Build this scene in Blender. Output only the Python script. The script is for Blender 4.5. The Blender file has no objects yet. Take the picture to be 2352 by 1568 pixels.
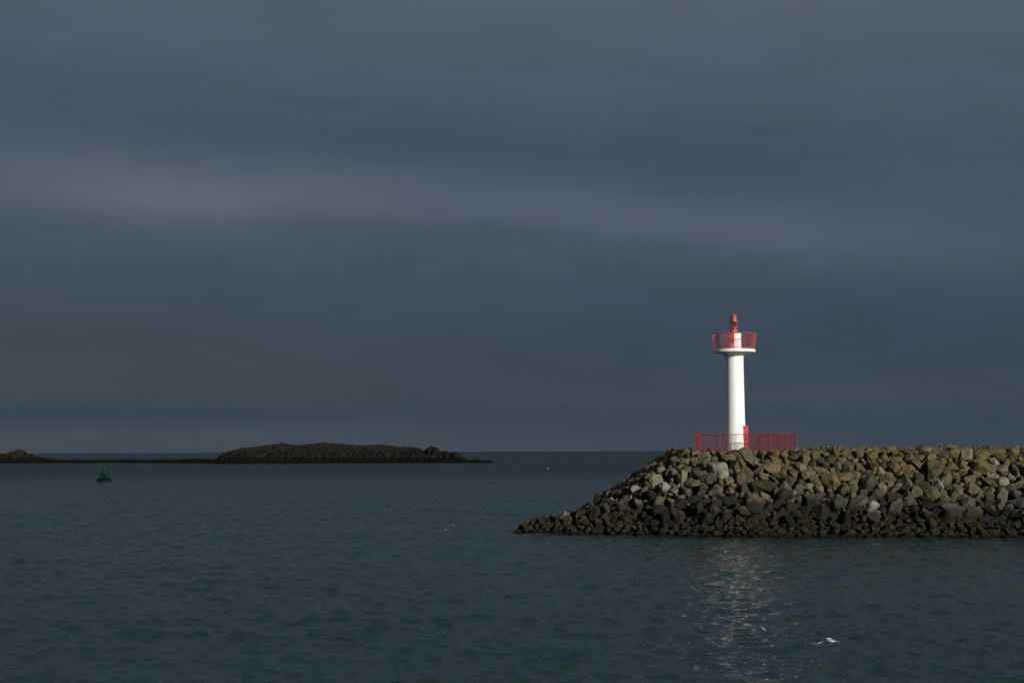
import bpy, bmesh, math, random
import numpy as np
from mathutils import Vector, Matrix, Euler
from mathutils import noise as mnoise
random.seed(7); rng=np.random.default_rng(11)
sc=bpy.context.scene; col=sc.collection
F=3267.0; CAMH=5.15
def s2l(c):
    o=[]
    for v in c:
        v=v/255.0
        o.append(v/12.92 if v<=0.04045 else ((v+0.055)/1.055)**2.4)
    return o
# ---------------------------------------------------------------- camera
cam=bpy.data.cameras.new("camera"); co=bpy.data.objects.new("camera",cam); col.objects.link(co)
cam.lens=50; cam.sensor_width=36; cam.clip_start=0.5; cam.clip_end=200000
co.matrix_world=Matrix.Translation((0,0,CAMH))@Matrix.Rotation(math.pi/2+0.0770,4,'X')@Matrix.Rotation(math.radians(-0.24),4,'Z')
sc.camera=co
sc.view_settings.view_transform='Standard'; sc.view_settings.look='None'; sc.view_settings.exposure=0
# ---------------------------------------------------------------- node helpers
class NT:
    def __init__(s,tree): s.t=tree; s.n=tree.nodes; s.l=tree.links
    def new(s,typ,**k):
        n=s.n.new(typ)
        for a,b in k.items(): setattr(n,a,b)
        return n
    def put(s,inp,v):
        if isinstance(v,bpy.types.NodeSocket): s.l.new(v,inp)
        else:
            if hasattr(inp,'default_value'):
                try: inp.default_value=v
                except Exception:
                    inp.default_value=tuple(v)+(1.0,)
    def m(s,op,a,b=0.0,c=0.0,clamp=False):
        n=s.new('ShaderNodeMath',operation=op); n.use_clamp=clamp
        s.put(n.inputs[0],a); s.put(n.inputs[1],b)
        if op in('MULTIPLY_ADD','SMOOTH_MIN','SMOOTH_MAX'): s.put(n.inputs[2],c)
        return n.outputs[0]
    def ramp(s,fac,stops,interp='LINEAR'):
        n=s.new('ShaderNodeValToRGB'); r=n.color_ramp; r.interpolation=interp
        while len(r.elements)<len(stops): r.elements.new(0.5)
        for e,(p,c) in zip(r.elements,stops):
            e.position=p; e.color=tuple(c)+(1,) if hasattr(c,'__len__') else (c,c,c,1)
        s.put(n.inputs[0],fac); return n.outputs[0]
    def mix(s,f,a,b,mode='MIX'):
        n=s.new('ShaderNodeMix',data_type='RGBA',blend_type=mode)
        s.put(n.inputs[0],f); s.put(n.inputs[6],a if isinstance(a,bpy.types.NodeSocket) else tuple(a)+(1,))
        s.put(n.inputs[7],b if isinstance(b,bpy.types.NodeSocket) else tuple(b)+(1,)); return n.outputs[2]
    def noise(s,vec,scale,detail=4,rough=0.55,dist=0.0):
        n=s.new('ShaderNodeTexNoise'); s.put(n.inputs['Vector'],vec); n.inputs['Scale'].default_value=scale
        n.inputs['Detail'].default_value=detail; n.inputs['Roughness'].default_value=rough; n.inputs['Distortion'].default_value=dist
        return n.outputs['Fac']
    def smooth(s,v,a,b,lo=0.0,hi=1.0):
        n=s.new('ShaderNodeMapRange',interpolation_type='SMOOTHSTEP'); s.put(n.inputs[0],v)
        n.inputs[1].default_value=a; n.inputs[2].default_value=b; n.inputs[3].default_value=lo; n.inputs[4].default_value=hi
        return n.outputs[0]
    def xyz(s,v):
        n=s.new('ShaderNodeSeparateXYZ'); s.put(n.inputs[0],v); return n.outputs
    def comb(s,x,y,z):
        n=s.new('ShaderNodeCombineXYZ'); s.put(n.inputs[0],x); s.put(n.inputs[1],y); s.put(n.inputs[2],z); return n.outputs[0]
    def bump(s,h,strength,dist,normal=None):
        n=s.new('ShaderNodeBump'); s.put(n.inputs['Height'],h); n.inputs['Strength'].default_value=strength
        n.inputs['Distance'].default_value=dist
        if normal: s.l.new(normal,n.inputs['Normal'])
        return n.outputs[0]
def mat(name):
    m=bpy.data.materials.new(name); m.use_nodes=True; t=NT(m.node_tree)
    b=[n for n in t.n if n.type=='BSDF_PRINCIPLED'][0]
    return m,t,b
def paint(name,colr,rough=0.45,var=0.25,scale=3.0,bumpd=0.004,streak=False,spec=0.5):
    m,t,b=mat(name)
    g=t.new('ShaderNodeNewGeometry').outputs['Position']
    if streak:
        p=t.xyz(g); v=t.comb(t.m('MULTIPLY',p[0],4.0),t.m('MULTIPLY',p[1],4.0),t.m('MULTIPLY',p[2],0.5))
    else: v=g
    n=t.noise(v,scale,6,0.65)
    dark=[c*(1-var) for c in colr]
    t.put(b.inputs['Base Color'],t.mix(t.smooth(n,0.5,0.8),colr,dark))
    b.inputs['Roughness'].default_value=rough; b.inputs['Specular IOR Level'].default_value=spec
    t.put(b.inputs['Normal'],t.bump(t.noise(g,18,4),0.4,bumpd))
    return m
# ---------------------------------------------------------------- world
SUN_AZ=math.radians(36); SUN_EL=math.radians(18)
sd=Vector((math.sin(SUN_AZ)*math.cos(SUN_EL),-math.cos(SUN_AZ)*math.cos(SUN_EL),math.sin(SUN_EL)))
w=bpy.data.worlds.new("World"); sc.world=w; w.use_nodes=True; t=NT(w.node_tree)
for n in list(t.n): t.n.remove(n)
out=t.new('ShaderNodeOutputWorld')
gen=t.new('ShaderNodeTexCoord').outputs['Generated']; x,y,z=t.xyz(gen)
az=t.m('ARCTAN2',x,y); el=t.m('ARCSINE',z)
v1=t.comb(t.m('MULTIPLY',az,2.2),t.m('MULTIPLY',el,9.0),0.3)
n1=t.noise(v1,1.6,3,0.5,0.3)
v2=t.comb(t.m('MULTIPLY',az,4.0),t.m('ADD',t.m('MULTIPLY',el,15.0),t.m('MULTIPLY',az,0.8)),4.0)
n2=t.noise(v2,1.8,6,0.55,0.6)
v3=t.comb(t.m('MULTIPLY',az,5.0),t.m('MULTIPLY',el,20.0),9.0)
n3=t.noise(v3,1.5,6,0.62,0.9)
e2=t.m('ADD',el,t.m('MULTIPLY',t.m('SUBTRACT',n1,0.5),0.05))
e2=t.m('ADD',e2,t.m('MULTIPLY',az,0.03))
def E(ypx): return (math.atan((784-ypx)/F)+0.077)/0.45
stops=[(0.0,s2l((65,76,86))),(E(1000),s2l((62,73,84))),(E(955),s2l((57,69,82))),(E(850),s2l((62,71,82))),(E(720),s2l((65,77,91))),
(E(600),s2l((72,83,97))),(E(480),s2l((76,87,103))),(E(360),s2l((70,84,99))),(E(260),s2l((73,86,100))),(E(120),s2l((80,91,106))),(E(0),s2l((81,91,106))),(1.0,s2l((88,99,112)))]
base=t.ramp(t.m('DIVIDE',e2,0.45),stops,'B_SPLINE')
def blob(px,py,sx,sy,rot=0.0,rag=0.0):
    a0=math.atan((px-1176)/F); e0=math.atan((784-py)/F)+0.077
    dx=t.m('DIVIDE',t.m('SUBTRACT',az,a0),sx/F)
    ee=t.m('ADD',t.m('SUBTRACT',el,e0),t.m('MULTIPLY',t.m('SUBTRACT',az,a0),rot))
    ee=t.m('ADD',ee,t.m('MULTIPLY',t.m('SUBTRACT',n1,0.5),0.03))
    if rag: ee=t.m('ADD',ee,t.m('MULTIPLY',t.m('SUBTRACT',n3,0.5),rag))
    dy=t.m('DIVIDE',ee,sy/F)
    r=t.m('ADD',t.m('MULTIPLY',dx,dx),t.m('MULTIPLY',dy,dy))
    return t.m('EXPONENT',t.m('MULTIPLY',r,-0.5))
def lay(c,f,k,colr,mode='MIX'): return t.mix(t.m('MULTIPLY',f,k),c,s2l(colr),mode)
c=base
c=lay(c,blob(1050,345,600,55,0.08,0.02),0.7,(65,81,96))
c=lay(c,blob(1800,390,500,55,0.02,0.02),0.65,(65,80,95))
c=lay(c,blob(60,300,300,50,0.0,0.02),0.65,(68,84,99))
c=lay(c,blob(900,455,450,38,0.10,0.03),0.6,(84,94,110))
c=lay(c,blob(400,437,270,42,0.06,0.035),1.0,(94,101,114))
c=lay(c,blob(1650,530,420,40,0.10,0.03),0.8,(84,94,110))
c=lay(c,blob(300,850,800,80,0.05),0.8,(68,76,79))
c=lay(c,blob(1900,800,900,140,0.0),0.6,(58,69,86))
c=lay(c,blob(300,958,700,20,0.0,0.01),0.75,(53,67,80))
c=lay(c,blob(100,1012,600,16,0.0),0.6,(68,77,84))
c=lay(c,blob(1750,915,500,16,0.0,0.01),0.45,(67,75,88))
mul=t.m('ADD',0.82,t.m('ADD',t.m('MULTIPLY',n2,0.24),t.m('MULTIPLY',n3,0.13)))
mm=t.new('ShaderNodeVectorMath',operation='SCALE'); t.put(mm.inputs[0],c); t.put(mm.inputs['Scale'],mul)
bgc=t.new('ShaderNodeBackground'); t.put(bgc.inputs[0],mm.outputs[0]); bgc.inputs[1].default_value=1.0
sky=t.new('ShaderNodeTexSky',sky_type='NISHITA'); sky.sun_disc=False; sky.sun_elevation=SUN_EL; sky.sun_rotation=math.pi-SUN_AZ
bgs=t.new('ShaderNodeBackground'); t.put(bgs.inputs[0],sky.outputs[0]); bgs.inputs[1].default_value=0.035
ms=t.new('ShaderNodeMixShader'); t.put(ms.inputs[0],t.smooth(y,-0.35,-0.9)); t.l.new(bgc.outputs[0],ms.inputs[1]); t.l.new(bgs.outputs[0],ms.inputs[2])
t.l.new(ms.outputs[0],out.inputs[0])
sun=bpy.data.lights.new("sun",'SUN'); sun.energy=4.4; sun.angle=math.radians(0.5); sun.color=(1.0,0.955,0.87)
so=bpy.data.objects.new("sun",sun); col.objects.link(so); so.rotation_euler=(-sd).to_track_quat('-Z','Y').to_euler(); so.location=(40,-40,40)
# ---------------------------------------------------------------- mesh helpers
def mkmesh(name,verts,faces,m=None,smooth=False,sharp=None):
    me=bpy.data.meshes.new(name); me.from_pydata([tuple(v) for v in verts],[],faces); me.update()
    if smooth:
        me.shade_smooth()
        if sharp: me.set_sharp_from_angle(angle=math.radians(sharp))
    if m: me.materials.append(m)
    return me
def mkobj(name,me,parent=None,loc=None,**props):
    o=bpy.data.objects.new(name,me); col.objects.link(o)
    if loc is not None: o.location=loc
    if parent: o.parent=parent
    for k,v in props.items(): o[k]=v
    return o
class B:
    def __init__(s): s.v=[]; s.f=[]
    def tube(s,p0,p1,r0,r1=None,n=8,cap=True):
        r1=r0 if r1 is None else r1
        p0=Vector(p0);p1=Vector(p1);d=(p1-p0).normalized()
        u=d.orthogonal().normalized(); w2=d.cross(u); k=len(s.v)
        for p,r in((p0,r0),(p1,r1)):
            for i in range(n):
                a=2*math.pi*i/n; s.v.append(p+u*math.cos(a)*r+w2*math.sin(a)*r)
        for i in range(n): s.f.append((k+i,k+(i+1)%n,k+n+(i+1)%n,k+n+i))
        if cap: s.f.append(tuple(k+i for i in reversed(range(n)))); s.f.append(tuple(k+n+i for i in range(n)))
    def box(s,c,sz,rotz=0,bev=0.0):
        bm=bmesh.new(); bmesh.ops.create_cube(bm,size=1)
        bmesh.ops.scale(bm,vec=sz,verts=bm.verts)
        if bev: bmesh.ops.bevel(bm,geom=bm.edges[:],offset=bev,segments=2,affect='EDGES',profile=0.5)
        bmesh.ops.rotate(bm,cent=(0,0,0),matrix=Matrix.Rotation(rotz,3,'Z'),verts=bm.verts)
        bm.verts.index_update(); k=len(s.v)
        for v in bm.verts: s.v.append(v.co+Vector(c))
        for f in bm.faces: s.f.append(tuple(k+v.index for v in f.verts))
        bm.free()
    def lathe(s,prof,n=48,c=(0,0,0)):
        k=len(s.v); c=Vector(c)
        for r,zz in prof:
            for i in range(n):
                a=2*math.pi*i/n; s.v.append(c+Vector((r*math.cos(a),r*math.sin(a),zz)))
        for j in range(len(prof)-1):
            for i in range(n):
                s.f.append((k+j*n+i,k+j*n+(i+1)%n,k+(j+1)*n+(i+1)%n,k+(j+1)*n+i))
        s.f.append(tuple(k+i for i in reversed(range(n)))); L=k+(len(prof)-1)*n; s.f.append(tuple(L+i for i in range(n)))
    def ring(s,R,z,r,n=56,m=8,c=(0,0)):
        k=len(s.v)
        for i in range(n):
            a=2*math.pi*i/n
            for j in range(m):
                b=2*math.pi*j/m; rr=R+r*math.cos(b); s.v.append(Vector((c[0]+rr*math.cos(a),c[1]+rr*math.sin(a),z+r*math.sin(b))))
        for i in range(n):
            for j in range(m):
                s.f.append((k+i*m+j,k+((i+1)%n)*m+j,k+((i+1)%n)*m+(j+1)%m,k+i*m+(j+1)%m))
    def mesh(s,name,m,smooth=True,sharp=35): return mkmesh(name,s.v,s.f,m,smooth,sharp)
def vnoise(x,y,seed=0):
    xi=np.floor(x).astype(np.int64); yi=np.floor(y).astype(np.int64); xf=x-xi; yf=y-yi
    def h(a,b):
        n=(a*374761393+b*668265263+seed*1442695041)&0xffffffff
        n=((n^(n>>13))*1274126177)&0xffffffff
        return ((n^(n>>16))&0xffff)/65535.0
    u=xf*xf*(3-2*xf); v=yf*yf*(3-2*yf)
    return (h(xi,yi)*(1-u)+h(xi+1,yi)*u)*(1-v)+(h(xi,yi+1)*(1-u)+h(xi+1,yi+1)*u)*v
def fbm(x,y,seed=0,o=5,g=0.5):
    a=1;s=0;tot=0
    for i in range(o):
        s=s+a*vnoise(x*2**i,y*2**i,seed+i*17); tot+=a; a*=g
    return s/tot
def gridmesh(name,X,Y,Z,m,smooth=True):
    ny,nx=X.shape; me=bpy.data.meshes.new(name)
    co_=np.stack([X,Y,Z],-1).reshape(-1,3).astype(np.float32)
    idx=np.arange(nx*ny).reshape(ny,nx)
    q=np.stack([idx[:-1,:-1],idx[:-1,1:],idx[1:,1:],idx[1:,:-1]],-1).reshape(-1,4).astype(np.int32)
    me.vertices.add(len(co_)); me.vertices.foreach_set('co',co_.ravel())
    me.loops.add(q.size); me.loops.foreach_set('vertex_index',q.ravel())
    me.polygons.add(len(q)); me.polygons.foreach_set('loop_start',np.arange(0,q.size,4,dtype=np.int32))
    me.update(calc_edges=True); me.validate()
    if smooth: me.shade_smooth()
    me.materials.append(m); return me
# ---------------------------------------------------------------- water
m_sea,t,b=mat("sea_water")
g=t.new('ShaderNodeNewGeometry').outputs['Position']; px,py,pz=t.xyz(g)
big=t.noise(t.comb(t.m('MULTIPLY',px,0.02),t.m('MULTIPLY',py,0.05),0.0),1.0,4,0.6)
t.put(b.inputs['Base Color'],t.mix(t.smooth(big,0.3,0.7),(0.009,0.023,0.023),(0.012,0.030,0.028)))
b.inputs['IOR'].default_value=1.333
gust=t.noise(t.comb(t.m('MULTIPLY',px,0.012),t.m('MULTIPLY',py,0.03),7.0),1.0,4,0.6)
t.put(b.inputs['Roughness'],t.m('ADD',t.smooth(py,110.0,420.0,0.03,0.38),t.m('MULTIPLY',t.smooth(py,110.0,250.0),t.m('MULTIPLY',gust,0.12))))
va=t.comb(t.m('MULTIPLY',px,0.95),t.m('MULTIPLY',py,1.4),0.0)
na=t.noise(va,2.4,3,0.6,0.6); nb=t.noise(va,6.5,3,0.6,0.6)
h=t.m('ADD',t.m('MULTIPLY',na,0.078),t.m('MULTIPLY',nb,0.020))
nfz=t.noise(t.comb(t.m('MULTIPLY',px,0.5),t.m('MULTIPLY',py,0.32),3.0),1.0,5,0.62,0.5)
h=t.m('ADD',h,t.m('MULTIPLY',nfz,t.smooth(py,110.0,260.0,0.0,0.9)))
t.put(b.inputs['Normal'],t.bump(h,1.0,1.0))
def geo(start,ds,g,end):
    o=[];p=start
    while p<end: ds*=g; p+=ds; o.append(p)
    return o
pos=geo(44,0.10,1.10,60000); xs=np.array([-v for v in reversed(pos)]+list(np.arange(-44,44.01,0.10))+pos)
ys=[27.0]
while ys[-1]<150: yv=ys[-1]; ys.append(yv+min(max(0.060,0.60e-4*yv*yv),0.19))
far=geo(ys[-1],0.19,1.02,60000); near=geo(0,0.15,1.12,3000)
ys=np.array([27-v for v in reversed(near)]+ys+far)
X,Y=np.meshgrid(xs,ys); DX=np.gradient(xs)[None,:]; DY=np.gradient(ys)[:,None]; SP=np.maximum(np.maximum(DX,DY)*np.ones_like(X),0.05)
Z=np.zeros_like(X); OX=np.zeros_like(X); OY=np.zeros_like(X)
NC=84
gx1=0.5+1.0*fbm(X*0.12,Y*0.16,5,4); gx2=0.55+0.9*fbm(X*0.35,Y*0.5,50,3)
for i in range(NC):
    lam=0.30*(3.8/0.30)**(i/(NC-1))*rng.uniform(0.93,1.07)
    th=math.radians(-74)+rng.normal(0,0.62)
    k=2*math.pi/lam; a=(0.036 if lam<0.55 else 0.042 if lam<1.2 else 0.016)*lam/(2*math.pi)
    kx,ky=k*math.cos(th),k*math.sin(th); ph=rng.uniform(0,6.28)
    P=kx*X+ky*Y+ph
    fd=np.clip(lam/(2.2*SP)-0.6,0,1)*a*(gx2 if lam<1.7 else gx1)
    Z+=fd*np.sin(P); OX+=fd*math.cos(th)*np.cos(P)*1.15; OY+=fd*math.sin(th)*np.cos(P)*1.15
XS,YS=X+OX,Y+OY
mkobj("sea",gridmesh("sea",XS,YS,Z,m_sea),kind="structure",label="dark slate green choppy sea water")
def sea_z(x,y):
    i=np.searchsorted(ys,y); j=np.searchsorted(xs,x); return float(Z[min(i,len(ys)-1),min(j,len(xs)-1)])
# ---------------------------------------------------------------- rocks material
m_rock,t,b=mat("armour_rock")
g=t.new('ShaderNodeNewGeometry'); P=g.outputs['Position']; px,py,pz=t.xyz(P); N=t.xyz(g.outputs['Normal'])
at=t.new('ShaderNodeAttribute',attribute_name='tone').outputs['Fac']
at2=t.new('ShaderNodeAttribute',attribute_name='hue').outputs['Fac']
pal=t.ramp(at,[(0.0,(0.040,0.038,0.027)),(0.20,(0.070,0.072,0.053)),(0.36,(0.115,0.105,0.068)),(0.50,(0.17,0.128,0.062)),(0.62,(0.105,0.106,0.080)),(0.74,(0.155,0.138,0.090)),(0.88,(0.20,0.168,0.10)),(1.0,(0.34,0.33,0.285))])
nv=t.noise(P,3.2,6,0.65); nf=t.noise(P,12,5,0.7)
c=t.mix(t.smooth(nv,0.35,0.7),pal,t.mix(1.0,pal,(0.52,0.48,0.41),'MULTIPLY'))
c=t.mix(t.m('MULTIPLY',t.smooth(nf,0.56,0.72),0.45),c,(0.30,0.28,0.22))
lf=t.m('MULTIPLY',t.smooth(t.noise(P,1.3,5,0.7),0.43,0.58),t.smooth(pz,2.1,4.5))
lf=t.m('MULTIPLY',lf,t.smooth(N[2],-0.4,0.5)); lf=t.m('MULTIPLY',lf,t.smooth(at2,0.1,0.7,0.35,1.0))
lf=t.m('ADD',lf,t.m('MULTIPLY',t.smooth(pz,4.5,5.1),t.smooth(px,17.0,9.0,0.15,0.65)),clamp=True)
c=t.mix(t.m('MULTIPLY',lf,0.8),c,t.mix(t.smooth(nf,0.3,0.7),(0.21,0.148,0.026),(0.120,0.100,0.036)))
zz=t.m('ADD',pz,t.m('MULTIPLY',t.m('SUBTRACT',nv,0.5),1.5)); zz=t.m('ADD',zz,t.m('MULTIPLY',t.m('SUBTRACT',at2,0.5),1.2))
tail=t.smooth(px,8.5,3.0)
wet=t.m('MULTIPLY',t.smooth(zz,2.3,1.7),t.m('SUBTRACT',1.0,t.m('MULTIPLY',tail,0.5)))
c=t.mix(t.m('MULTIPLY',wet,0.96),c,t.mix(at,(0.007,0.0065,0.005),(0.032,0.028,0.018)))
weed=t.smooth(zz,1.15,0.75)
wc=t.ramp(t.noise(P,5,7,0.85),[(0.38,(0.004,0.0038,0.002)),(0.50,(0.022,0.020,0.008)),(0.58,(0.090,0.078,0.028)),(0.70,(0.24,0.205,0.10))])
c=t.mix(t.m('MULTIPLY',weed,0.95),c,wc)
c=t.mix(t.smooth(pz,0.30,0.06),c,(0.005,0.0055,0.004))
t.put(b.inputs['Base Color'],c); b.inputs['Specular IOR Level'].default_value=0.22
t.put(b.inputs['Roughness'],t.m('SUBTRACT',0.9,t.m('MULTIPLY',wet,0.30)))
nn=t.bump(t.noise(P,2.4,8,0.72),1.0,0.26); nn=t.bump(t.m('MULTIPLY',t.noise(P,9,5,0.75),t.m('ADD',t.m('MULTIPLY',weed,1.4),0.45)),1.0,0.14,nn)
t.put(b.inputs['Normal'],nn)
# ---------------------------------------------------------------- breakwater
def sstep(v,a,b_): q=np.clip((v-a)/(b_-a),0,1); return q*q*(3-2*q)
def H(x,y):
    x=np.asarray(x,float); y=np.asarray(y,float)
    ysp=96.8-0.09*np.maximum(x-15,0)
    dx=np.minimum(x-15,0); r=np.hypot(dx,y-ysp)
    top=4.80+0.07*sstep(x,18.6,21.0)
    h=top-np.maximum(r-4.3,0)/1.5
    q=np.clip((6.5-x)/5.5,0,1); yl=91.0+0.6*q; ht=1.45-1.05*q
    ex=np.maximum(1.0-x,0)+np.maximum(x-6.5,0)*0.3
    tail=ht-np.hypot(np.maximum(np.abs(y-yl)-0.6,0),ex)*0.6
    return np.maximum(np.maximum(h,tail),-2.0)
m_core,t,b=mat("rock_core"); b.inputs['Roughness'].default_value=0.95
P=t.new('ShaderNodeNewGeometry').outputs['Position']; t.put(b.inputs['Base Color'],t.mix(t.noise(P,3,4),(0.005,0.005,0.004),(0.02,0.018,0.014)))
gx=np.arange(-6,80,0.4); gy=np.arange(78,116,0.4); GX,GY=np.meshgrid(gx,gy)
mkobj("breakwater_embankment",gridmesh("breakwater_embankment",GX,GY,H(GX,GY)-0.42+0.15*fbm(GX*2,GY*2,3),m_core,False),kind="structure",label="dark rubble core of the harbour breakwater")
protos=[]
for i in range(72):
    bm=bmesh.new(); n=random.randint(11,19)
    for k in range(n):
        v=Vector((random.gauss(0,1),random.gauss(0,1),random.gauss(0,1))).normalized()
        mx=max(abs(v.x),abs(v.y),abs(v.z)); v=v/(mx**random.uniform(0.5,0.95)); v*=random.uniform(0.86,1.05)
        bm.verts.new((v.x,v.y,v.z))
    r=bmesh.ops.convex_hull(bm,input=bm.verts)
    lo=[v for v in bm.verts if not v.link_faces]
    if lo: bmesh.ops.delete(bm,geom=lo,context='VERTS')
    bmesh.ops.dissolve_limit(bm,angle_limit=math.radians(16),verts=bm.verts,edges=bm.edges)
    bmesh.ops.bevel(bm,geom=bm.edges[:],offset=0.07,segments=1,affect='EDGES')
    bmesh.ops.triangulate(bm,faces=[f for f in bm.faces if len(f.verts)>4])
    for _ in range(2):
        bmesh.ops.subdivide_edges(bm,edges=[e for e in bm.edges if e.calc_length()>0.30],cuts=1)
        bmesh.ops.triangulate(bm,faces=[f for f in bm.faces if len(f.verts)>4])
    off=Vector((i*7.3,i*3.1,0))
    for v in bm.verts: v.co*=1+0.13*mnoise.noise(v.co*1.7+off)+0.06*mnoise.noise(v.co*4.3+off)+random.uniform(-0.018,0.018)
    bm.verts.index_update()
    V=np.array([v.co[:] for v in bm.verts]); Fs=[tuple(v.index for v in f.verts) for f in bm.faces]; bm.free()
    V-=V.mean(0); V/=np.abs(V).max()**0.9
    protos.append((V,Fs))
pl=[]
def throw(trials,r0,r1,k,xr,yr,cond=None):
    cap=8000; arr=np.zeros((cap,3)); nn=len(pl)
    if nn: arr[:nn]=np.array(pl)
    for _ in range(trials):
        x=random.uniform(*xr); y=random.uniform(*yr); r=random.uniform(r0,r1)
        h=float(H(x,y))
        if h<-0.55: continue
        if cond and not cond(x,y,h): continue
        if 11.75-r*0.4<x<18.9+r*0.4 and 93.35-r*0.3<y<98.5: continue
        d2=(arr[:nn,0]-x)**2+((arr[:nn,1]-y)*1.15)**2
        if nn and np.any(d2<(k*(arr[:nn,2]+r))**2): continue
        arr[nn]=(x,y,r); nn+=1
        if nn>=cap: break
    pl[:]=[tuple(q) for q in arr[:nn]]
throw(500,0.60,0.74,1.5,(9,46),(84.5,92),lambda x,y,h:1.2<h<4.0)
throw(13000,0.39,0.53,0.80,(0,46),(82,99),lambda x,y,h:h>0.8)
throw(22000,0.26,0.38,0.76,(0.5,46),(82,99))
throw(20000,0.17,0.25,0.76,(0.3,40),(82,96))
print("ROCKS",len(pl))
items=[]
for (x,y,r) in pl:
    e=0.25; h=float(H(x,y)); nx_=-(float(H(x+e,y))-float(H(x-e,y)))/(2*e); ny_=-(float(H(x,y+e))-float(H(x,y-e)))/(2*e)
    nrm=Vector((nx_,ny_,1)).normalized()
    V,Fs=protos[random.randrange(len(protos))]
    sc_=np.array([random.uniform(0.9,1.35),random.uniform(0.8,1.1),random.uniform(0.64,1.0)])*r*1.07
    R=np.array(nrm.to_track_quat('Z','Y').to_matrix())@np.array(Euler((random.gauss(0,0.5),random.gauss(0,0.5),random.uniform(0,6.28))).to_matrix())
    VV=(V*sc_)@R.T
    lift=random.uniform(-0.05,0.40)*r-(0.1*r if h<0.8 else 0)
    if r<0.3: lift+=0.08
    if h>4.4: lift=random.uniform(-0.15,0.22)*r
    if 10.8<x<19.3 and h>4.4: lift=random.uniform(0.0,0.25)*r+(0.15 if r<0.35 else 0)
    c0=np.array([x,y,h])+np.array(nrm)*lift
    tone=min(0.92,max(0,random.gauss(0.44,0.25)));
    if random.random()<0.05 and h<4.3: tone=random.uniform(0.92,1.0)
    items.append((c0,VV,Fs,r,tone,random.random()))
def setattrs(me,tone,hue):
    for nm,v in(("tone",tone),("hue",hue)):
        a=me.attributes.new(nm,'FLOAT','POINT'); a.data.foreach_set('value',np.asarray(v,dtype=np.float32))
vis=[i for i,q in enumerate(items) if q[0][0]<32.5 and q[0][1]<93.0-0.09*max(q[0][0]-15,0) and q[0][2]>0.3]
vis.sort(key=lambda i:-items[i][3]); top=set(vis[:300])
for i in top:
    c0,VV,Fs,r,tone,hue=items[i]
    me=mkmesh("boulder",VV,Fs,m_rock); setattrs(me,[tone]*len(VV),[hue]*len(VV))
    zc=c0[2]
    if zc<0.9: lab="weed covered dark boulder at the waterline of the breakwater"
    elif zc<2.0: lab="wet blackened boulder low on the breakwater slope"
    elif tone>0.9: lab="pale grey angular boulder on the breakwater slope"
    elif tone>0.55: lab="tan angular boulder on the sunlit breakwater slope"
    else: lab="grey angular boulder on the sunlit breakwater slope"
    mkobj("boulder",me,loc=tuple(c0),label=lab,category="boulder",group="armour boulders piled on the breakwater")
vs=[];fs=[];tn=[];hu=[];k=0
for i,(c0,VV,Fs,r,tone,hue) in enumerate(items):
    if i in top: continue
    vs.append(VV+c0); fs+= [tuple(a+k for a in f) for f in Fs]; tn+=[tone]*len(VV); hu+=[hue]*len(VV); k+=len(VV)
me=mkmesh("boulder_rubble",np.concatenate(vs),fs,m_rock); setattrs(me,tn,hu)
mkobj("boulder_rubble",me,kind="stuff",label="smaller angular grey and tan rubble filling the breakwater slope",category="rocks")
# platform
m_conc=paint("concrete",(0.14,0.13,0.11),0.85,0.5,2.0,0.01)
q=B(); q.box((15.2,95.75,4.77),(6.85,4.6,0.6),bev=0.04)
mkobj("concrete_platform",q.mesh("concrete_platform",m_conc),kind="structure",label="weathered concrete pad on top of the breakwater")
PZ=5.07
# ---------------------------------------------------------------- lighthouse
m_white=paint("white_paint",(0.82,0.82,0.80),0.5,0.12,1.2,0.004,streak=True)
m_red=paint("red_paint",(0.45,0.035,0.03),0.45,0.3,6.0)
m_red2=paint("red_paint_sunbleached",(0.42,0.075,0.06),0.5,0.35,6.0)
m_redf=paint("red_fence_paint",(0.20,0.008,0.016),0.5,0.3,6.0)
m_dark=paint("dark_interior",(0.02,0.012,0.01),0.4,0.3,6.0)
LY=95.6; LX=(1689-1176)/F*LY*0.9975
def zp(ypx):
    return LY*math.tan(math.atan((784-(ypx+2.1))/F)+0.077)+CAMH-PZ
root=mkobj("lighthouse",None,loc=(LX,LY,PZ),label="white cylindrical lighthouse with red railed gallery and lantern",category="lighthouse")
q=B(); zt=zp(820)
q.lathe([(0.71,0.001),(0.70,0.25),(0.665,zp(985)),(0.645,zp(969)),(0.645,zp(968.2)),(0.632,zp(967.6)),(0.632,zp(966.6)),(0.64,zp(966)),(0.615,zp(884)),(0.606,zp(883.6)),(0.606,zp(882.8)),(0.613,zp(882.4)),(0.60,zt)],72)
mkobj("tower_shaft",q.mesh("tower_shaft",m_white,sharp=25),root)
q=B(); z0=zp(820); z1=zp(810.5); z2=zp(803)
q.lathe([(0.63,z0+0.003),(0.65,z0+0.05),(0.70,z0+0.13),(0.78,z0+0.20),(0.84,z1),(1.37,z1+0.02),(1.41,z1+0.04),(1.41,z2-0.03),(1.38,z2)],80)
mkobj("gallery_platform",q.mesh("gallery_platform",m_white,sharp=30),root)
q=B(); zr=zp(767.5); nb_=84
for i in range(nb_):
    a=2*math.pi*i/nb_; r0,r1=1.33,1.48
    th=0.012 if i%21==0 else 0.0085
    q.tube((r0*math.cos(a),r0*math.sin(a),z2-0.01),(r1*math.cos(a),r1*math.sin(a),zr),th,n=6)
q.ring(1.482,zr,0.020); q.ring(1.34,z2+0.09,0.014)
mkobj("gallery_railing",q.mesh("gallery_railing",m_red2),root)
q=B(); zn=zp(766)
q.lathe([(0.37,z2+0.002),(0.37,zn-0.05),(0.40,zn-0.05),(0.40,zn)],40,c=(0.10,0,0))
mkobj("service_column",q.mesh("service_column",m_white),root)
q=B()
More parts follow.
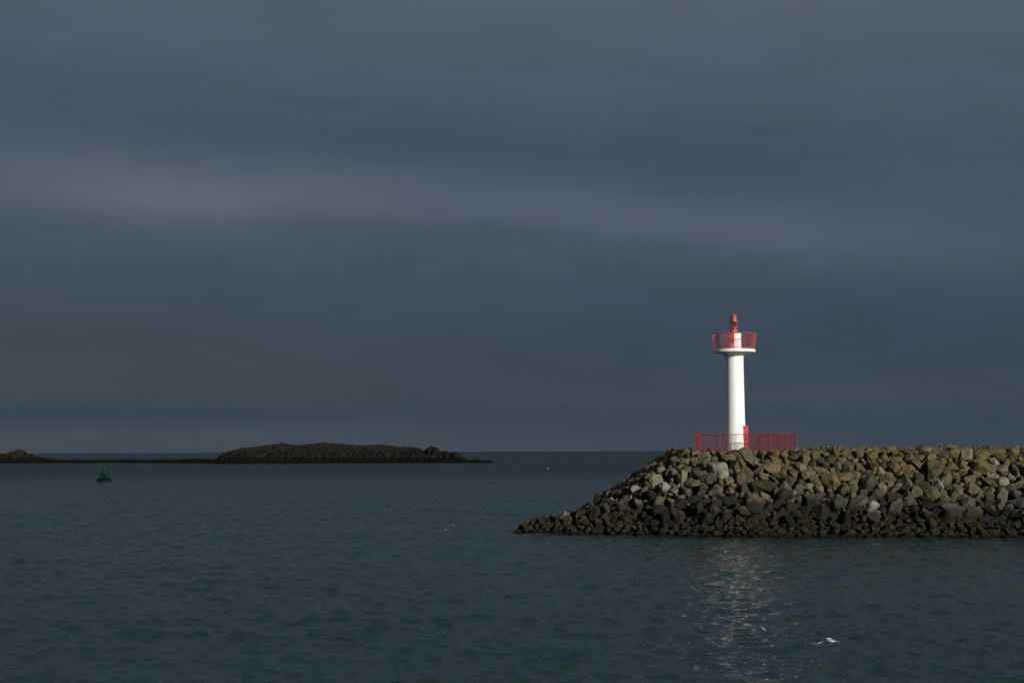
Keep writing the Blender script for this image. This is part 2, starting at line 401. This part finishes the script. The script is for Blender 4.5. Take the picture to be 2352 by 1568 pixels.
for dx in(-0.17,0.13): q.tube((dx,-0.50,z2+0.003),(dx,-0.44,zn+0.10),0.022)
for i in range(5): zz=z2+0.2+i*0.2; q.tube((-0.17,-0.49+i*0.012,zz),(0.13,-0.49+i*0.012,zz),0.015)
q.v=[Vector((v.x-0.22,v.y+0.04,v.z)) for v in q.v]
mkobj("ladder",q.mesh("ladder",m_red),root)
q=B(); q.box((-0.19,-0.27,(z2+zn)/2+0.22),(0.26,0.16,0.6),bev=0.02)
mkobj("access_hatch",q.mesh("access_hatch",m_red),root)
lan=mkobj("lantern",None,root,loc=(0.0,0,zn+0.002))
def lz(ypx): return zp(ypx)-zn-0.002
q=B(); q.lathe([(0.18,0),(0.18,0.05),(0.27,lz(762)),(0.27,lz(758)),(0.15,lz(756.5)),(0.15,lz(754.5)),(0.27,lz(754)),(0.27,lz(752.5))],32)
mkobj("lantern_pedestal",q.mesh("lantern_pedestal",m_red2),lan)
m_gl,t,b=mat("lantern_glass_pane"); b.inputs['Roughness'].default_value=0.08
P=t.new('ShaderNodeNewGeometry').outputs['Position']; t.put(b.inputs['Base Color'],t.mix(t.smooth(t.noise(P,4,2),0.5,0.65),(0.02,0.014,0.012),(0.18,0.16,0.14)))
q=B(); q.lathe([(0.14,lz(752.3)),(0.14,lz(739.2))],24); mkobj("lantern_glass",q.mesh("lantern_glass",m_gl),lan)
q=B(); zb,zu=lz(752.4),lz(739); nl=5
for i in range(nl):
    a0=2*math.pi*i/nl; a1=2*math.pi*(i+1)/nl; R=0.235
    p=lambda a,z_:(R*math.cos(a),R*math.sin(a),z_)
    q.tube(p(a0,zb),p(a1,zu),0.011,n=6)
    q.tube(p(a1,zb),p(a0,zu),0.011,n=6)
q.ring(0.235,zb+0.01,0.018,32); q.ring(0.235,zu-0.01,0.018,32)
mkobj("lantern_frame",q.mesh("lantern_frame",m_red2),lan)
q=B(); q.lathe([(0.27,lz(738.8)),(0.27,lz(737.2)),(0.21,lz(736.5)),(0.21,lz(731.5)),(0.24,lz(731)),(0.24,lz(730)),(0.17,lz(729.6)),(0.17,lz(726.8)),(0.21,lz(726.4)),(0.19,lz(724.6)),(0.12,lz(723)),(0.05,lz(722.4)),(0.05,lz(720.5)),(0.03,lz(719.8))],32)
mkobj("lantern_roof",q.mesh("lantern_roof",m_red2,sharp=25),lan)
q=B(); q.box((0.60,-0.12,0.84),(0.30,0.85,1.62),bev=0.02); q.box((0.63,-0.12,1.68),(0.38,0.93,0.06),bev=0.01)
dr=mkobj("door",q.mesh("door",m_red,smooth=False),root,label="red steel door standing open at the tower base")
q=B(); q.tube((0.66,-0.56,0.80),(0.66,-0.62,0.80),0.015); q.tube((0.66,-0.615,0.80),(0.66,-0.615,0.95),0.015)
mkobj("handle",q.mesh("handle",m_dark),dr)
# ---------------------------------------------------------------- fence
yf=93.55; x0=(1595.5-1176)/F*yf*0.9975; x1=(1828-1176)/F*yf*0.9975
fen=mkobj("metal_fence",None,loc=(x0,yf,PZ),label="red painted steel railing enclosing the lighthouse base on the concrete pad",category="fence")
HT=1.13
def panel(pa,pb):
    pa=Vector(pa);pb=Vector(pb);d=(pb-pa);L=d.length; q=B()
    q.tube(pa+Vector((0,0,HT)),pb+Vector((0,0,HT)),0.022); q.tube(pa+Vector((0,0,0.09)),pb+Vector((0,0,0.09)),0.015)
    n=int(L/0.082)
    for i in range(1,n):
        p=pa+d*i/n; q.tube(p+Vector((0,0,0.09)),p+Vector((0,0,HT)),0.0105,n=6)
    mkobj("railing_panel",q.mesh("railing_panel",m_redf),fen)
W=x1-x0; D=3.9
def run(a,b,n):
    a=Vector(a);b=Vector(b)
    for i in range(n): panel(a+(b-a)*i/n,a+(b-a)*(i+1)/n)
    for i in range(n):
        p=a+(b-a)*i/n; q=B(); q.tube(p,p+Vector((0,0,HT+0.02)),0.024); q.lathe([(0.07,0.001),(0.07,0.02)],8,c=p)
        mkobj("post",q.mesh("post",m_redf),fen)
run((0,0,0),(W,0,0),4); run((W,0,0),(W-1.75,D,0),2); run((W-1.75,D,0),(0.5,D,0),3); run((0.5,D,0),(0,0,0),2)
q=B(); q.box((0,0,0.55),(0.26,0.22,0.95),bev=0.02); q.box((0,0,1.05),(0.30,0.28,0.05),bev=0.01)
cb=mkobj("cabinet",q.mesh("cabinet",m_redf,smooth=False),loc=(x0+0.25,yf+0.55,PZ),label="small red steel equipment cabinet inside the railing",category="cabinet")
q=B(); q.box((0,0,0.036),(0.24,0.18,0.07)); mkobj("plinth",q.mesh("plinth",m_conc,smooth=False),cb)
q=B(); q.box((0,-0.121,0.55),(0.20,0.016,0.80),bev=0.004); mkobj("door",q.mesh("door",m_redf,smooth=False),cb)
# ---------------------------------------------------------------- island + reef
m_isl,t,b=mat("cloud_shaded_island_rock")  # albedo set very dark to stand in for cloud shadow over the island
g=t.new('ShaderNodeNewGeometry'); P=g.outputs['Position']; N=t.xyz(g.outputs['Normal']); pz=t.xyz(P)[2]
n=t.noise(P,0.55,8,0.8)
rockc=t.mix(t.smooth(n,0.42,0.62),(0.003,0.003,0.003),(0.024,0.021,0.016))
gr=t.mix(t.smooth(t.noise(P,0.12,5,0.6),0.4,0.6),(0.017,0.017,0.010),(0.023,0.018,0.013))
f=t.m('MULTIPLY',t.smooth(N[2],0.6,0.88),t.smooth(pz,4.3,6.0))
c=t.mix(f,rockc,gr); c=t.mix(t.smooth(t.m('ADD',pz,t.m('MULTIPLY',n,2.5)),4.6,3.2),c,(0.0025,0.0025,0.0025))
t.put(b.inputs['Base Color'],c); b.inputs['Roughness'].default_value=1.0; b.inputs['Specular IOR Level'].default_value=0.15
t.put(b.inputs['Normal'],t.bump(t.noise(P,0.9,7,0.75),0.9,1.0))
def terrain(name,prof,yfront,depth,label,seed,cat,nx,ny,rough=1.0,cliff=0.16):
    pxs=np.array([p[0] for p in prof],float); zs=np.array([p[1] for p in prof],float)
    u=np.linspace(pxs[0],pxs[-1],nx); v=np.linspace(0,1,ny)**1.3; U,Vv=np.meshgrid(u,v)
    yfv=np.interp(U,[a for a,_ in yfront],[a for _,a in yfront]); dep=np.interp(U,[a for a,_ in depth],[a for _,a in depth])
    Yw=yfv+Vv*dep; Xw=(U-1176)/F*(yfv+0.4*dep)
    top=np.interp(U,pxs,zs)
    n1=fbm(Xw*0.10,Yw*0.06,seed,5,0.6); n2=np.abs(fbm(Xw*0.25,Yw*0.45,seed+9,6,0.75)-0.5)*2
    n4=fbm(Xw*0.5,Yw*0.7,seed+70,5,0.7); n5=fbm(Xw*0.8,Yw*0.9,seed+90,3,0.7)
    edge=cliff*(0.8+0.9*n1)
    cross=sstep(Vv,0.0,edge+0.02)*0.55+0.45*sstep(Vv,0.08,0.55)
    cross*=1-sstep(Vv,0.7,1.0)
    right=sstep(U,860,980) if name=="island" else 0.6
    crag=np.clip(1.4-4.0*np.abs(Vv-0.14),0.09,1)+right*0.5+0.4*np.clip(1-top/8,0,1)
    Zw=-0.6+(top+0.6)*cross+(n1-0.5)*1.7*rough*np.clip(cross*2,0,1)*np.clip(top/5,0.25,1)+((n2-0.3)*3.4+(n4-0.5)*3.6)*rough*crag*np.clip(cross*3,0,1)*np.clip(top/6,0.3,1)+(n5-0.5)*1.1*rough*np.clip(cross*2,0,1)
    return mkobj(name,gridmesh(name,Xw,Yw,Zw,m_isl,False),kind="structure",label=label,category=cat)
def tz(y,d=665.0,hz=1037.5): return CAMH+(hz-y)/(F/d)
isl=[(480,-0.5),(497,tz(1050)),(506,tz(1042)),(520,tz(1034)),(545,tz(1029)),(590,tz(1022)),(625,tz(1019)),(640,tz(1016)),(660,tz(1020)),(720,tz(1019)),(735,tz(1016)),(760,tz(1019)),(800,tz(1021)),(860,tz(1022)),(900,tz(1026)),(940,tz(1028)),(958,tz(1029)),(966,tz(1038)),(985,tz(1028)),(1002,tz(1031)),(1008,tz(1039)),(1022,tz(1038)),(1030,tz(1043)),(1045,tz(1042)),(1060,tz(1051)),(1072,tz(1057)),(1085,-0.6)]
terrain("island",isl,[(0,640),(1200,640)],[(480,30),(560,60),(950,60),(1085,20)],"low rocky island coloured dark for cloud shadow, with brown turf on top",3,"island",620,120)
rz=lambda y,d,hz:CAMH+(hz-y)/(F/d)
reef=[(-500,1.0),(-120,2.0),(-60,4.0),(-10,rz(1043,765,1041)),(8,rz(1043,765,1041)),(20,rz(1036,765,1041)),(27,rz(1041,765,1041)),(35,rz(1032,765,1041)),(48,rz(1034,765,1041)),(55,rz(1046,765,1041)),(62,rz(1043,765,1041)),(72,rz(1050,765,1041)),(90,rz(1050,765,1041)),(110,rz(1053,765,1041)),(130,1.7),(200,1.6),(300,1.8),(380,1.7),(460,2.0),(520,2.2),(560,1.0)]
terrain("reef",reef,[(-500,755),(300,725),(560,650)],[(-500,30),(560,24)],"low black tidal reef running out to the island",21,"reef",900,40,rough=0.8,cliff=0.3)
sk=[(1050,-0.5),(1066,1.2),(1080,tz(1056)),(1095,tz(1054)),(1108,tz(1057)),(1122,tz(1056)),(1134,tz(1061)),(1140,-0.6)]
terrain("sea_rock",sk,[(1000,630),(1200,630)],[(1000,16),(1200,12)],"small black skerry beside the island",33,"rock",110,30,rough=0.5,cliff=0.3)
# ---------------------------------------------------------------- buoy
m_gr=paint("green_buoy_paint",(0.001,0.026,0.019),0.6,0.4,2.0,0.01,spec=0.12)
m_grd=paint("dark_green_hull",(0.001,0.009,0.008),0.8,0.4,2.0,0.01,spec=0.1)
BD=262.0; bx=(242-1176)/F*BD
bu=mkobj("buoy",None,loc=(bx,BD,0),label="dark green navigation buoy with lattice tower floating on the sea",category="buoy")
q=B(); q.lathe([(0.7,-0.7),(1.15,-0.2),(1.24,0.0),(1.24,0.45),(1.15,0.55),(0.9,0.62),(0.85,0.63)],36); q.ring(1.25,0.38,0.07,36)
mkobj("hull",q.mesh("hull",m_grd),bu)
q=B()
for a in range(4):
    an=math.radians(30)+a*math.pi/2; an2=an+math.pi/2
    p=lambda an_,r,z_:(r*math.cos(an_),r*math.sin(an_),z_)
    q.tube(p(an,0.98,0.60),p(an,0.58,2.05),0.08)
    q.tube(p(an,0.96,0.68),p(an2,0.76,1.40),0.05); q.tube(p(an2,0.96,0.68),p(an,0.76,1.40),0.05)
    q.tube(p(an,0.77,1.40),p(an2,0.77,1.40),0.07); q.tube(p(an,0.59,1.98),p(an2,0.59,1.98),0.07)
q.box((0.1,0,0.90),(1.0,0.9,0.54),math.radians(20),bev=0.05)
mkobj("lattice_tower",q.mesh("lattice_tower",m_gr),bu)
q=B(); q.box((-0.30,0,1.70),(0.34,0.75,0.52),math.radians(10),bev=0.03); q.box((0.30,0.05,1.70),(0.30,0.75,0.52),math.radians(10),bev=0.03); q.lathe([(0.55,2.06),(0.55,2.12)],20)
mkobj("radar_reflector",q.mesh("radar_reflector",m_gr),bu)
m_lens=paint("buoy_lens",(0.01,0.04,0.03),0.3,0.2)
q=B(); q.lathe([(0.2,2.121),(0.2,2.16),(0.15,2.17),(0.15,2.28),(0.17,2.29),(0.10,2.35),(0.03,2.37)],18)
mkobj("lantern",q.mesh("lantern",m_lens),bu)
# ---------------------------------------------------------------- birds
m_gull=paint("gull_white_feathers",(0.40,0.40,0.40),0.8,0.2,8); m_gw=paint("gull_grey_wing",(0.18,0.19,0.21),0.8,0.2,8); m_beak=paint("gull_beak",(0.5,0.3,0.05),0.5,0.2,8)
def ell(q,c,s,n=14,m=9,tilt=0):
    k0=len(q.v); prof=[(max(0.001,math.sin(math.pi*j/m)),-math.cos(math.pi*j/m)) for j in range(m+1)]
    q.lathe(prof,n); R=Matrix.Rotation(tilt,3,'Y')
    for i in range(k0,len(q.v)): v=q.v[i]; q.v[i]=R@Vector((v.x*s[0],v.y*s[1],v.z*s[2]))+Vector(c)
def gull_sit():
    q=B(); ell(q,(0,0,0.06),(0.22,0.10,0.10)); ell(q,(0.20,0,0.20),(0.06,0.05,0.06)); q.tube((0.13,0,0.08),(0.19,0,0.19),0.06,0.045); q.tube((-0.16,0,0.09),(-0.32,0,0.12),0.06,0.015)
    w=B(); ell(w,(-0.04,0.085,0.10),(0.20,0.03,0.06),tilt=0.15); ell(w,(-0.04,-0.085,0.10),(0.20,0.03,0.06),tilt=0.15)
    k=B(); k.tube((0.25,0,0.195),(0.32,0,0.18),0.014,0.004)
    return q.mesh("gull_body",m_gull,sharp=80),w.mesh("gull_wing",m_gw,sharp=80),k.mesh("gull_beak",m_beak)
gs=gull_sit()
def place_gull(px,ypx,rot,sz=1.0):
    hz=1036+(1176-px)*0.0042
    d=CAMH*F/(ypx-hz); x=(px-1176)/F*d; zz=sea_z(x,d)
    g=mkobj("seagull",None,loc=(x,d,zz),label="white gull with grey wings resting on the water",category="gull",group="gulls around the harbour mouth")
    g.rotation_euler=(0,0,rot); g.scale=(sz,)*3
    for nm,me in zip(("body","wings","beak"),gs): mkobj(nm,me,g)
for a in[(1257,1075.5,0.4,1.0),(583,1079,2.6,0.7)]: place_gull(*a)
def gull_fly():
    q=B(); ell(q,(0,0,0),(0.26,0.07,0.07)); ell(q,(0.24,0,0.03),(0.06,0.045,0.045)); q.tube((-0.2,0,0),(-0.36,0,0.01),0.05,0.02)
    w=B()
    for s in(1,-1):
        secs=[(0.02,0.10,-0.12,0.02),(0.35,0.12,-0.10,0.16),(0.75,-0.02,-0.18,0.10),(0.98,-0.20,-0.25,0.03)]
        k=len(w.v)
        for yy,xa,xb,zz in secs:
            for xx,dz in((xa,0),((xa+xb)/2,0.018),(xb,0),((xa+xb)/2,-0.012)): w.v.append(Vector((xx,s*yy,zz+dz)))
        for j in range(3):
            for i in range(4): 
                f=(k+j*4+i,k+j*4+(i+1)%4,k+j*4+4+(i+1)%4,k+j*4+4+i); w.f.append(f if s>0 else f[::-1])
        w.f.append((k+12,k+13,k+14,k+15)); w.f.append((k,k+1,k+2,k+3))
    return q.mesh("gull_body",m_gw,sharp=80),w.mesh("gull_wing",m_gw,sharp=60)
gf=gull_fly()
for px,ypx,rot in[(132,691,0.3),(156,691,2.9),(827,961,1.0),(458,878,0.2)]:
    d=800.0; x=(px-1176)/F*d; zz=CAMH+d*math.tan(math.atan((784-ypx+(px-1176)*-0.0042)/F)+0.077)
    g=mkobj("seagull",None,loc=(x,d,zz),label="grey winged gull gliding with wings spread over the sea",category="gull",group="gulls around the harbour mouth"); g.rotation_euler=(0.15,0,rot)
    for nm,me in zip(("body","wings"),gf): mkobj(nm,me,g)
# ---------------------------------------------------------------- foam ribbons on wave crests
m_foam=paint("sea_foam",(0.42,0.47,0.49),0.9,0.6,14,0.02)
q=B()
def wpos(px,ypx):
    hz=1036+(1176-px)*0.0042; d=CAMH*F/(ypx-hz); return (px-1176)/F*d,d
def ribbon(p0,p1,wid,n=14):
    a=wpos(*p0); b_=wpos(*p1); k=len(q.v); L=math.hypot(b_[0]-a[0],b_[1]-a[1]); ux,uy=(b_[0]-a[0])/L,(b_[1]-a[1])/L
    for i in range(n+1):
        t_=i/n; ww=wid*math.sin(math.pi*min(max(t_,0.04),0.96))**0.7*random.uniform(0.35,1.3); j=random.gauss(0,wid*0.35)
        cx=a[0]+(b_[0]-a[0])*t_-uy*j; cy=a[1]+(b_[1]-a[1])*t_+ux*j
        for s_,dz in((-1,0.0),(0,ww*0.5),(1,0.0)):
            X_=cx-uy*ww*s_; Y_=cy+ux*ww*s_; q.v.append(Vector((X_,Y_,sea_z(X_,Y_)+0.012+dz)))
    for i in range(n):
        for s_ in(0,1): q.f.append((k+i*3+s_,k+i*3+s_+1,k+i*3+4+s_,k+i*3+3+s_))
ribbon((1884,1463),(1911,1467),0.075,12); ribbon((1888,1466),(1907,1468),0.07,10)
ribbon((1850,1474),(1884,1465),0.011,18)
ribbon((1738,1436),(1752,1440),0.03,8)
for (x_,y_,w_) in[(908,1213,7),(952,1207,4),(993,1206,4),(1014,1218,8),(1024,1213,5),(1040,1204,4)]:
    ribbon((x_-w_/2,y_+0.4),(x_+w_/2,y_-0.4),0.035,7)
mkobj("sea_foam",q.mesh("sea_foam",m_foam,sharp=80),kind="stuff",label="small flecks of white foam on wave crests",category="foam")
